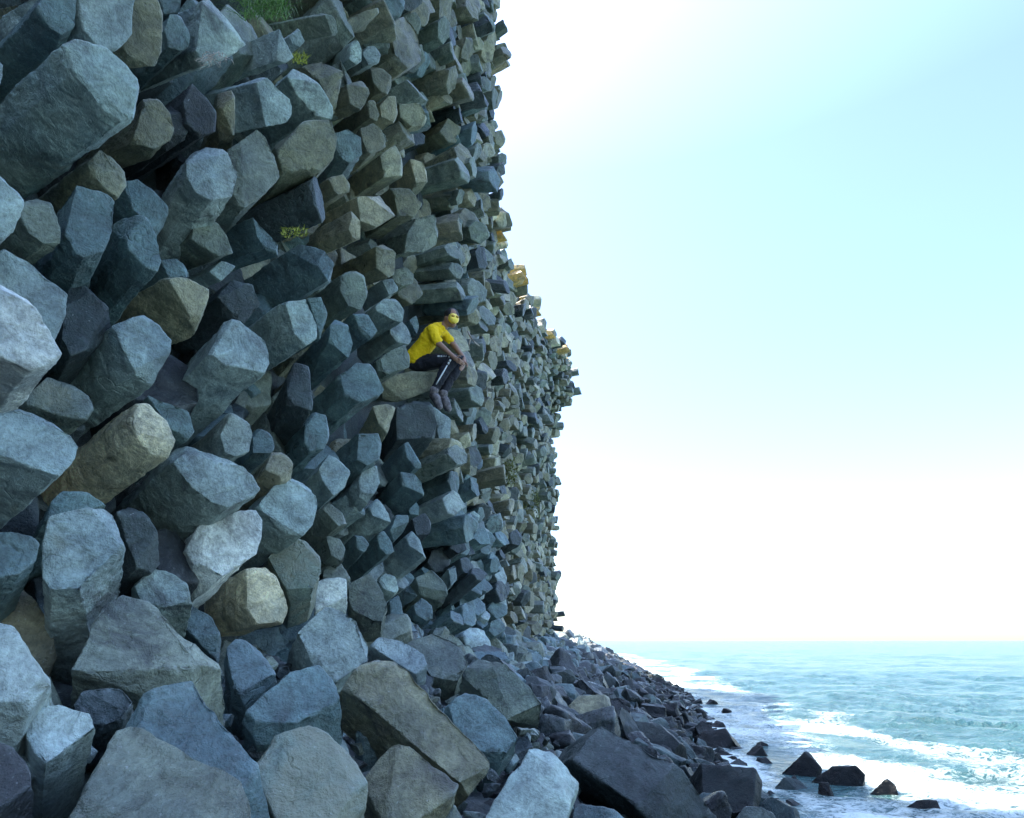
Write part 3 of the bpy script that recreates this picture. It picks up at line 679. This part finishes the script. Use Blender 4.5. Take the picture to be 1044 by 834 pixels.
# ================================================================== the person on the column
SKIN = plain('skin', (.34, .185, .12), .55, 0, .08, 20)
TEE = plain('yellow_cloth', (1.0, .64, .004), .85, 0, .10, 14, .35)
TROUS = plain('black_cloth', (.016, .017, .026), .8, 0, .2, 14, .3)
PRINT = plain('white_print', (.75, .77, .78), .7)
HAIR = plain('black_hair', (.014, .012, .011), .55, 0, .3, 60, .5)
GOLD = plain('gold_mirror', (.95, .70, .10), .38, .35, .1, 12)
LENS = plain('dark_gold_lens', (.40, .22, .03), .15, .7, .1, 12)
SHOE = plain('shoe_cloth', (.17, .15, .155), .75, 0, .8, 22, .3)
SOLE = plain('shoe_sole', (.07, .065, .075), .7)
def capsules(segs, name, voxel, smooth=3, extra=None):
    """tapered limbs fused into one continuous surface"""
    bm = bmesh.new()
    for (x0, y0, t0, r0), (x1, y1, t1, r1) in segs:
        p, q = Vector(at(x0, y0, t0)), Vector(at(x1, y1, t1))
        tube_into(bm, [p, p.lerp(q, .5), q], [r0, (r0 + r1) / 2, r1], 20)
        for c, rr in ((p, r0), (q, r1)): bmesh.ops.create_uvsphere(bm, u_segments=20, v_segments=12, radius=rr, matrix=Matrix.Translation(c))
    if extra: extra(bm)
    bmesh.ops.recalc_face_normals(bm, faces=bm.faces[:])
    me = bpy.data.meshes.new('tmp'); bm.to_mesh(me); bm.free()
    ob = bpy.data.objects.new('tmp', me); COL.objects.link(ob)
    md = ob.modifiers.new('r', 'REMESH'); md.mode = 'VOXEL'; md.voxel_size = voxel; md.use_smooth_shade = True
    if smooth:
        s_ = ob.modifiers.new('s', 'SMOOTH'); s_.factor = .5; s_.iterations = smooth
    out = bpy.data.meshes.new_from_object(ob.evaluated_get(DG())); bpy.data.objects.remove(ob); out.name = name
    return out
def chain(*n): return list(zip(n, n[1:]))
def ell(bm, c, rx, ry, rz, rot=None, seg=20):
    M = Matrix.Translation(Vector(c)) @ (rot or Matrix()) @ Matrix.Diagonal((rx, ry, rz, 1))
    return bmesh.ops.create_uvsphere(bm, u_segments=seg, v_segments=seg // 2 + 2, radius=1, matrix=M)
SEATP = at(425, 377, 8.82)
person = bpy.data.objects.new('person', None); COL.objects.link(person); person.location = SEATP
tag(person, 'person in yellow shirt and black trousers sitting on a jutting column, gold mask on face', 'person')
def child(name, me_or_bm, mat, parent=person, smooth=True, label=None):
    if isinstance(me_or_bm, bmesh.types.BMesh):
        bm = me_or_bm; bmesh.ops.recalc_face_normals(bm, faces=bm.faces[:])
        me = bpy.data.meshes.new(name); bm.to_mesh(me); bm.free()
    else: me = me_or_bm
    me.transform(Matrix.Translation(-SEATP)); me.name = name
    for p in me.polygons: p.use_smooth = smooth
    me.materials.clear()
    o = add(name, me, mat, (0, 0, 0), parent)
    if label: o['label'] = label
    return o
RS, RE, RW, RH = (440.5,336,8.66,.055), (447,350,8.55,.042), (459.5,361.2,8.45,.028), (464.5,365.8,8.41,.033)
LS, LE, LW, LH = (451,338,8.98,.055), (463,352,8.98,.042), (473,365.5,8.72,.028), (473.2,370,8.61,.033)
def fingers(bm):
    def finger(p0, p1, p2, p3, r0): tube_into(bm, [at(*p0), at(*p1), at(*p2), at(*p3)], [r0, r0 * .95, r0 * .85, r0 * .6], 8)
    for i, (L, dy) in enumerate(((1., 0), (1.12, 1.5), (1.05, 3.0), (.85, 4.4))):
        finger((465.5, 364.6 + dy, 8.41), (468.8 + (L - 1) * 3, 366.0 + dy, 8.385), (471.6 + (L - 1) * 6, 368.0 + dy, 8.42), (472.8 + (L - 1) * 7, 370.0 + dy, 8.48), .0095)
        finger((473.4, 369.6 + dy * .9, 8.60), (472.3, 371.8 + dy * .9, 8.55), (470.4 - (L - 1) * 4, 373.4 + dy * .9, 8.49), (468.8 - (L - 1) * 5, 374.0 + dy * .9, 8.46), .0095)
    finger((464.3, 365.0, 8.40), (466.3, 363.2, 8.37), (468.4, 362.8, 8.37), (470.0, 363.4, 8.38), .0105)
    finger((474.3, 369.6, 8.60), (476.0, 370.4, 8.57), (476.6, 372.6, 8.54), (476.0, 374.4, 8.52), .0105)
    ell(bm, at(456.4, 325.8, 8.70), .014, .022, .034)                                            # ear
    tube_into(bm, [at(464.6, 323.4, 8.685), at(465.2, 325.4, 8.69), at(464.8, 327.2, 8.69)], [.009, .012, .011], 8)   # nose
    tube_into(bm, [at(461.8, 330.2, 8.695), at(464.0, 329.8, 8.69)], [.008, .008], 6)             # lips
body = capsules(chain((425,367,8.85,.095), (432,356,8.85,.09), (441,343,8.82,.10), (450,335,8.80,.062), (455,330,8.785,.054)) +
    chain((457.5,328.5,8.77,.062), (461.6,330.5,8.745,.046)) + chain((458.5,325,8.78,.078), (461.3,325,8.755,.074), (460.6,320.5,8.775,.078)) +
    chain(RS, RE, RW, RH) + chain(LS, LE, LW, LH) + [(RS, LS)] +
    chain((427,370,8.76,.08), (461,366.5,8.53,.056), (443.5,396,8.43,.04)) + chain((428,370,8.95,.08), (469,368,8.74,.056), (452.8,399,8.55,.04)), 'body', .0045, 2, fingers)
child('body', body, SKIN)
# head wear
bm = bmesh.new()
ell(bm, at(460.2, 321.6, 8.80), .099, .105, .098, Matrix.Rotation(R(15), 4, 'Y'))
bmesh.ops.bisect_plane(bm, geom=bm.verts[:] + bm.edges[:] + bm.faces[:], plane_co=Vector(at(462.3, 325.2, 8.69)), plane_no=Vector((.50, -.62, -.60)).normalized(), clear_outer=True)
eds = [e for e in bm.edges if e.is_boundary]; bmesh.ops.holes_fill(bm, edges=eds)
child('hair', bm, HAIR)
fr = Matrix.Rotation(R(32), 4, 'Z')
bm = bmesh.new()
ell(bm, at(462.4, 324.8, 8.705), .076, .052, .072, fr)
msk = child('mask', bm, GOLD, label='shiny gold mask with two darker mirrored lenses')
for lx in (-.031, .031):
    bm = bmesh.new(); ell(bm, Vector(at(462.4, 324.8, 8.705)) + fr.to_3x3() @ Vector((lx, -.047, .012)), .025, .012, .018, fr); child('lens', bm, LENS, msk)
# shirt
tee = capsules(chain((423.5,365,8.78,.125), (431,355,8.77,.120), (439.5,342.5,8.74,.125), (444.5,337,8.76,.095)) + chain((423.5,365,8.93,.125), (431,355,8.93,.120), (440.5,342.5,8.91,.125), (446,337,8.88,.095)) +
    [((446.5,336.6,8.80,.092), (450.2,334.6,8.80,.075))] + chain((441,336.8,8.665,.072), (443.5,343,8.60,.064), (446.0,347.6,8.575,.064)) + chain((450.5,338.5,8.975,.072), (456,344,8.98,.062), (458.5,347,8.98,.060)) +
    [((441,336.5,8.665,.075), (450.5,338.5,8.975,.075))], 'shirt', .007, 4)
roughen(tee, .011, 8, .011, 13, 5, tuple(SEATP))
child('shirt', tee, TEE)
tr = capsules([((424,369,8.78,.118), (424.5,369,8.93,.118))] + chain((427,371,8.76,.108), (444,367.8,8.64,.095), (461.5,366.8,8.53,.080), (452,381,8.475,.068), (443.6,395.5,8.43,.056)) +
    chain((428,371,8.95,.108), (446,369,8.85,.095), (469.5,368,8.74,.080), (461,383,8.64,.068), (452.8,398,8.55,.056)), 'trousers', .007, 3)
roughen(tr, .009, 8, .010, 13, 6, tuple(SEATP))
tro = child('trousers', tr, TROUS)
bm = bmesh.new()      # print running along the thigh and down the shin
for (x0, y0, x1, y1, t) in ((446,363.2,448.2,363.5,8.535),(449,363.2,451,363.6,8.52),(452,363.3,453.6,363.7,8.505),(454.4,363.3,456.4,363.8,8.49),(457.2,363.7,458.8,364.2,8.475)):
    tube_into(bm, [at(x0, y0, t), at(x1, y1, t)], [.013, .013], 6)
for (x0, y0, x1, y1) in ((459.4,366.5,458.4,368.6),(457.8,369.4,456.8,371.4)):
    tube_into(bm, [at(x0, y0, 8.44), at(x1, y1, 8.435)], [.014, .014], 6)
tube_into(bm, [at(456.0,372.5,8.43), at(452,379.5,8.40), at(447.5,387,8.375), at(444.6,392,8.37)], [.009, .010, .009, .008], 6)
child('print', bm, PRINT, tro)
for (ax, ay, tx, ty, t) in ((442.6,399,448.6,414.5,8.41),(452,402,457.6,417,8.525)):
    mx, my = ax + (tx - ax) * .45, ay + (ty - ay) * .45
    me = capsules(chain((ax, ay - 1, t, .058), (ax - .6, ay + 2.8, t + .02, .052), (mx, my, t - .03, .050), (tx, ty, t - .06, .038)), 'shoe', .006, 2)
    sh = child('shoe', me, SHOE)
    bm = bmesh.new()
    tube_into(bm, [at(ax - 3.4, ay + 2.6, t + .02), at(ax - 3.0, ay + 5.0, t + .02), at(mx - 3.0, my + 1.6, t - .01), at(tx - 2.2, ty + .9, t - .05), at(tx + .4, ty + 2.6, t - .06)], [.018, .026, .028, .026, .018], 8)
    child('sole', bm, SOLE, sh)

# ================================================================== sea
def spaced(a, b, s0, g):
    o = [a]; s = s0
    while o[-1] < b: o.append(o[-1] + s); s *= g
    return np.array(o)
gx = np.concatenate([-spaced(0, 9000, .9, 1.28)[1:][::-1] + 1.5, spaced(1.5, 14, .085, 1.004), spaced(14.3, 9000, .3, 1.045)])
gy = np.concatenate([spaced(-30, 4.4, .6, 1.0), spaced(4.9, 40, .085, 1.0055), spaced(40.7, 12000, .7, 1.05)])
X, Yg = np.meshgrid(gx, gy)
P = np.stack([X.ravel(), Yg.ravel(), np.zeros(X.size)], 1)
dist = np.hypot(P[:, 0], P[:, 1])
def fade(d0, d1): return np.clip((d1 - dist) / (d1 - d0), 0, 1)
cr = P[:, 0] * .55 + P[:, 1] * .84; al = P[:, 0] * .84 - P[:, 1] * .55
W = lambda fx, fy, s: vnoise(np.stack([cr * fx, al * fy, np.full_like(cr, s * 3.1)], 1), s)
h = 1.3 * (.16 * W(.16, .07, 1) * fade(300, 1200) + .13 * W(.5, .24, 2) * fade(90, 260) + .085 * (1 - 2 * np.abs(W(1.1, .55, 3))) * fade(45, 110) + .04 * (1 - 2 * np.abs(W(2.6, 1.6, 4))) * fade(22, 50))
sx = np.interp(P[:, 1], SHY, SHX)
s = P[:, 0] - sx
calm = np.clip((s + .5) / 4, .35, 1)
P[:, 2] = h * calm
nz2 = vnoise(np.stack([P[:, 0] * .9, P[:, 1] * .5, np.zeros(len(P))], 1), 15)
nz_ = vnoise(np.stack([P[:, 0] * .35, P[:, 1] * .35, np.zeros(len(P))], 1), 12)
s2 = s + 1.0 * nz_
near = np.clip((26 - P[:, 1]) / 12, 0, 1)
foam = .85 * np.exp(-((s2 - .0) / .8) ** 2) + .40 * np.exp(-((s2 - 1.5) / 1.2) ** 2) + .38 * np.exp(-((s2 - 2.9) / (1.0 + .4 * near)) ** 2) +   .20 * near * np.exp(-((s2 - 4.9) / 1.6) ** 2)
foam *= (.85 + .95 * nz2)
foam *= np.clip((150 - P[:, 1]) / 60, 0, 1) * np.clip((P[:, 1] + 5) / 5, 0, 1)
P[:, 2] += .07 * np.clip(foam, 0, 1) * np.abs(vnoise(np.stack([P[:, 0] * 3, P[:, 1] * 3, np.zeros(len(P))], 1), 14)) * fade(30, 60)
me = bpy.data.meshes.new('sea')
nr, nc = X.shape
idx = np.arange(nr * nc).reshape(nr, nc)
Fq = np.stack([idx[:-1, :-1], idx[:-1, 1:], idx[1:, 1:], idx[1:, :-1]], -1).reshape(-1, 4)
me.vertices.add(len(P)); me.vertices.foreach_set('co', P.astype(np.float32).ravel())
me.loops.add(Fq.size); me.loops.foreach_set('vertex_index', Fq.astype(np.int32).ravel())
me.polygons.add(len(Fq)); me.polygons.foreach_set('loop_start', np.arange(0, Fq.size, 4, dtype=np.int32)); me.polygons.foreach_set('use_smooth', np.ones(len(Fq), bool))
me.update(calc_edges=True)
at_ = me.attributes.new('foam', 'FLOAT', 'POINT'); at_.data.foreach_set('value', foam.astype(np.float32))
m, nt = new_mat('sea_water'); N = NT(nt)
G = N.n('ShaderNodeNewGeometry').outputs['Position']
fo = N.n('ShaderNodeAttribute', attribute_name='foam').outputs['Fac']
w1 = N.noise(G, 1.1, 5, .6, 1.6); w2 = N.noise(G, 4.5, 6, .68, 1.2); w3 = N.noise(G, 16, 4, .65)
ridge = N.math('SUBTRACT', 1., N.math('MULTIPLY', N.math('ABSOLUTE', N.math('SUBTRACT', w2, .5)), 7.))
pat = N.math('ADD', N.math('ADD', N.math('MULTIPLY', w1, .75), N.math('MULTIPLY', ridge, .30)), N.math('MULTIPLY', w3, .25))
fm = N.ramp(N.math('ADD', pat, N.math('MULTIPLY', fo, .82)), .95, 1.32)
fm = N.math('MULTIPLY', fm, N.ramp(fo, .02, .2))
water = N.mix(N.ramp(w1, .35, .65), (.03, .10, .11), (.06, .15, .155))
hb = N.math('ADD', N.math('MULTIPLY', N.noise(G, .35, 5, .6, .6), 2.6),
    N.math('ADD', N.math('MULTIPLY', N.noise(G, 2.6, 6, .6, .8), .7), N.math('MULTIPLY', w3, .12)))
bp = N.n('ShaderNodeBump', i_Strength=1., i_Distance=.28, i_Height=hb)
b = N.n('ShaderNodeBsdfPrincipled', i_Base_Color=water, i_Roughness=.18, i_IOR=1.33, i_Normal=bp.outputs[0])
fb = N.n('ShaderNodeBsdfPrincipled', i_Base_Color=(.72, .83, .81, 1), i_Roughness=.8, i_Normal=N.n('ShaderNodeBump', i_Strength=.8, i_Distance=.05, i_Height=pat).outputs[0])
mx = N.n('ShaderNodeMixShader', i_0=fm, i_1=b.outputs[0], i_2=fb.outputs[0])
N.link(mx.outputs[0], N.n('ShaderNodeOutputMaterial').inputs[0])
sea = add('sea', me, m); sea['kind'] = 'structure'

# ================================================================== light
EL, AZ = 62., 36.        # sun over the land behind the cliff, a little ahead of the camera
sd = Vector((-math.cos(R(EL)) * math.cos(R(AZ)), math.cos(R(EL)) * math.sin(R(AZ)), math.sin(R(EL))))
w = bpy.data.worlds.new('World'); sc.world = w; w.use_nodes = True
nt = w.node_tree; nt.nodes.clear(); N = NT(nt)
sky = N.n('ShaderNodeTexSky', sky_type='NISHITA', sun_disc=False, sun_elevation=R(EL), sun_rotation=math.atan2(sd.x, sd.y), altitude=0, air_density=1.0, dust_density=SKY_DUST, ozone_density=SKY_OZONE)
up_ = N.n('ShaderNodeSeparateXYZ', i_0=N.n('ShaderNodeTexCoord').outputs['Generated']).outputs[2]
hz = N.math('ADD', N.ramp(up_, .0, .5, SKY_LOW, 1.), N.ramp(up_, .62, 1., 0., SKY_HIGH))      # sky dimmed low down, boost added overhead to light rocks from above
bg = N.n('ShaderNodeBackground', i_Color=N.mix(1., N.mix(1., sky.outputs[0], SKY_TINT, 'MULTIPLY'), N.n('ShaderNodeCombineColor', i_0=hz, i_1=hz, i_2=hz).outputs[0], 'MULTIPLY'), i_Strength=SKY_S)
N.link(bg.outputs[0], N.n('ShaderNodeOutputWorld').inputs[0])
sl = bpy.data.lights.new('sun', 'SUN'); sl.energy = 2.8; sl.angle = R(.5); sl.color = (1, .93, .80)
so = bpy.data.objects.new('sun', sl); COL.objects.link(so); so.rotation_euler = (-sd).to_track_quat('-Z', 'Y').to_euler(); so.location = (0, 0, 40)
sc.cycles.max_bounces = 6; sc.cycles.diffuse_bounces = 1
vs = sc.view_settings; vs.view_transform = 'Standard'; vs.look = 'None'; vs.gamma = 1; vs.use_curve_mapping = False; vs.exposure = EXPO
# ================================================================== which of the many show largest: those stay individuals
bpy.context.view_layer.update()
CELL = 4; GW, GH = 1044 // CELL, 834 // CELL + 1
zb = np.full(GW * GH, 1e9); ib = np.full(GW * GH, -1, int); coc = {}
obs = [o for o in COL.objects if o.type == 'MESH' and o.name not in ('sea', 'beach', 'cliff')]
for k, o in enumerate(obs):
    me = o.data
    if me.name not in coc:
        c = np.empty(len(me.vertices) * 3, np.float32); me.vertices.foreach_get('co', c); coc[me.name] = c.reshape(-1, 3)
    M = np.array(o.matrix_world); q = coc[me.name] @ M[:3, :3].T + M[:3, 3] - CAM
    f = q @ FWD; g = f > .3; q = q[g]; f = f[g]
    ix = ((CX + FPX * (q @ RIGHT) / f) / CELL).astype(int); iy = ((CY - FPX * (q @ UP) / f) / CELL).astype(int)
    g = (ix >= 0) & (ix < GW) & (iy >= 0) & (iy < GH)
    ci = iy[g] * GW + ix[g]; f = f[g]
    od = np.argsort(-f); ci = ci[od]; f = f[od]
    tmp = {}
    u, first = np.unique(ci[::-1], return_index=True); fu = f[::-1][first]
    w_ = fu < zb[u]; zb[u[w_]] = fu[w_]; ib[u[w_]] = k
hits = {}
for c in np.nonzero(ib >= 0)[0]:
    h = hits.setdefault(obs[ib[c]].name, [0, 0, 0]); h[0] += 1; h[1] += (c % GW + .5) * CELL; h[2] += (c // GW + .5) * CELL
n_hero = {'c': sum(1 for o in COL.objects if o.name.startswith('basalt_column') and 'label' in o), 'b': sum(1 for o in COL.objects if o.name.startswith('boulder') and 'label' in o)}
ranked = sorted(many, key=lambda r: -hits.get(r[0].name, [0])[0])
LAND = [(225,10,'the grass tuft'),(445,350,'the seated person'),(433,85,'the dark hollow'),(105,95,'the biggest column'),(390,210,'the lichen-speckled block'),
        (330,200,'the huge dark column'),(245,350,'the big teal column'),(155,435,'the cream-ended column'),(220,485,'the bright blue end'),(145,355,'the five-sided end'),
        (25,330,'the yellowish block'),(90,555,'the flat-faced grey block'),(235,560,'the white-streaked block'),(300,515,'the light teal rounded end'),(370,395,'the big angular teal column'),
        (425,430,'the dark pitted block'),(375,490,'the lozenge-shaped end'),(420,555,'the pale streaked end'),(440,600,'the humped green-grey end'),(520,480,'the upper moss tuft'),
        (540,512,'the lower moss tuft'),(480,345,'the forked branch'),(378,56,'the coin-like column'),(215,170,'the light blue hexagon'),(570,380,'the far bulge'),(505,145,'the upper skyline'),
        (330,660,'the wide blue hexagonal boulder'),(430,740,'the long leaning slab'),(650,790,'the long dark slab'),(530,710,'the upright leaning slab'),(730,752,'the lone rock in the foam'),
        (720,795,'the flat-topped surf block'),(150,660,'the ridge-backed boulder'),(605,722,'the greenish weedy block'),(815,775,'the pyramid rock'),(670,758,'the glossy-shouldered boulder'),(315,790,'the yellow-black boulder'),(575,655,'the foot of the far cliff'),(640,690,'the far bend of the beach')]
TONE = {'B': 'blue-grey', 'BL': 'pale blue-grey', 'BD': 'dark slate', 'O': 'olive-brown', 'OL': 'pale olive', 'G': 'green-grey', 'P': 'blackish', 'C': 'cream', 'Y': 'ochre', 'S': 'stained', 'W': 'whitish'}
ORD = ['', 'second ', 'third ', 'fourth ', 'fifth ', 'sixth ', 'seventh ', 'eighth ', 'ninth ', 'tenth ']
LIMIT = {'c': 296 - n_hero['c'], 'b': 290 - n_hero['b']}
kept = []; rest = {'c': [], 'b': []}
for r_ in ranked:
    h = hits.get(r_[0].name)
    if h and LIMIT[r_[1]] > 0 and h[0] >= 1:
        LIMIT[r_[1]] -= 1; kept.append((r_, h[1] / h[0], h[2] / h[0], h[0]))
    else: rest[r_[1]].append(r_)
info = []
for r_, px, py, n in kept:
    c = [(math.hypot(px - a, py - b), a, b, nm) for a, b, nm in LAND]
    d, a, b, nm = min(c)
    dx, dy = px - a, py - b
    if abs(dx) > 2.2 * abs(dy): w_ = 'beside' if False else ('right of' if dx > 0 else 'left of')
    elif abs(dy) > 2.2 * abs(dx): w_ = 'below' if dy > 0 else 'above'
    else: w_ = ('below, ' if dy > 0 else 'above, ') + ('right of' if dx > 0 else 'left of')
    size = 'big' if n > 25 else 'medium' if n > 9 else 'small'
    info.append([r_, d, f"{size} {TONE[r_[2]]}", w_, nm])
info.sort(key=lambda q: q[1]); seen = {}
for r_, d, look, w_, nm in info:
    noun = 'column end' if r_[1] == 'c' else 'boulder'
    k = seen.get((look, noun, w_, nm), 0); seen[(look, noun, w_, nm)] = k + 1
    lab = f"{look} {noun}, {ORD[k]}nearest {w_} {nm}" if k < len(ORD) else f"{look} {noun} farther {w_} {nm}, {k + 1}th out"
    tag(r_[0], lab, 'rock column' if r_[1] == 'c' else 'boulder', 'basalt columns of the cliff' if r_[1] == 'c' else 'fallen boulders on the shore')
# the rest of each kind becomes one mass
def mass(name, items, label):
    vs_, fs, cs, ls = [], [], [], []; off = 0; cache = {}
    for o, k, code, idx in items:
        me = o.data
        if me.name not in cache:
            n = len(me.vertices); co = np.empty(n * 3, np.float32); me.vertices.foreach_get('co', co)
            me.calc_loop_triangles(); tr_ = np.empty(len(me.loop_triangles) * 3, np.int32); me.loop_triangles.foreach_get('vertices', tr_)
            cache[me.name] = (co.reshape(-1, 3), tr_)
        co, tr_ = cache[me.name]; M = np.array(o.matrix_world)
        vs_.append(co @ M[:3, :3].T + M[:3, 3]); fs.append(tr_ + off); off += len(co)
        cs.append(np.tile(np.array(o.color, np.float32), (len(co), 1)))
    V = np.concatenate(vs_).astype(np.float32); T = np.concatenate(fs).astype(np.int32); C = np.concatenate(cs).astype(np.float32)
    me = bpy.data.meshes.new(name)
    me.vertices.add(len(V)); me.vertices.foreach_set('co', V.ravel())
    me.loops.add(len(T)); me.loops.foreach_set('vertex_index', T)
    me.polygons.add(len(T) // 3); me.polygons.foreach_set('loop_start', np.arange(0, len(T), 3, dtype=np.int32)); me.polygons.foreach_set('use_smooth', np.ones(len(T) // 3, bool))
    me.update(calc_edges=True)
    a = me.color_attributes.new('tint', 'FLOAT_COLOR', 'POINT'); a.data.foreach_set('color', C.ravel())
    ob = add(name, me, ROCK_A); ob['kind'] = 'stuff'; ob['label'] = label
    bpy.data.batch_remove([q[0] for q in items])
mass('column_mass', rest['c'], 'countless smaller basalt column ends packed into the cliff')
mass('rubble', rest['b'], 'smaller stones filling the gaps between the boulders')
for o in COL.objects:
    if o.name.startswith(('basalt_column', 'boulder')): o['kind'] = 'thing'
print('kept', len(kept), 'rest', len(rest['c']), len(rest['b']), 'hero', n_hero)
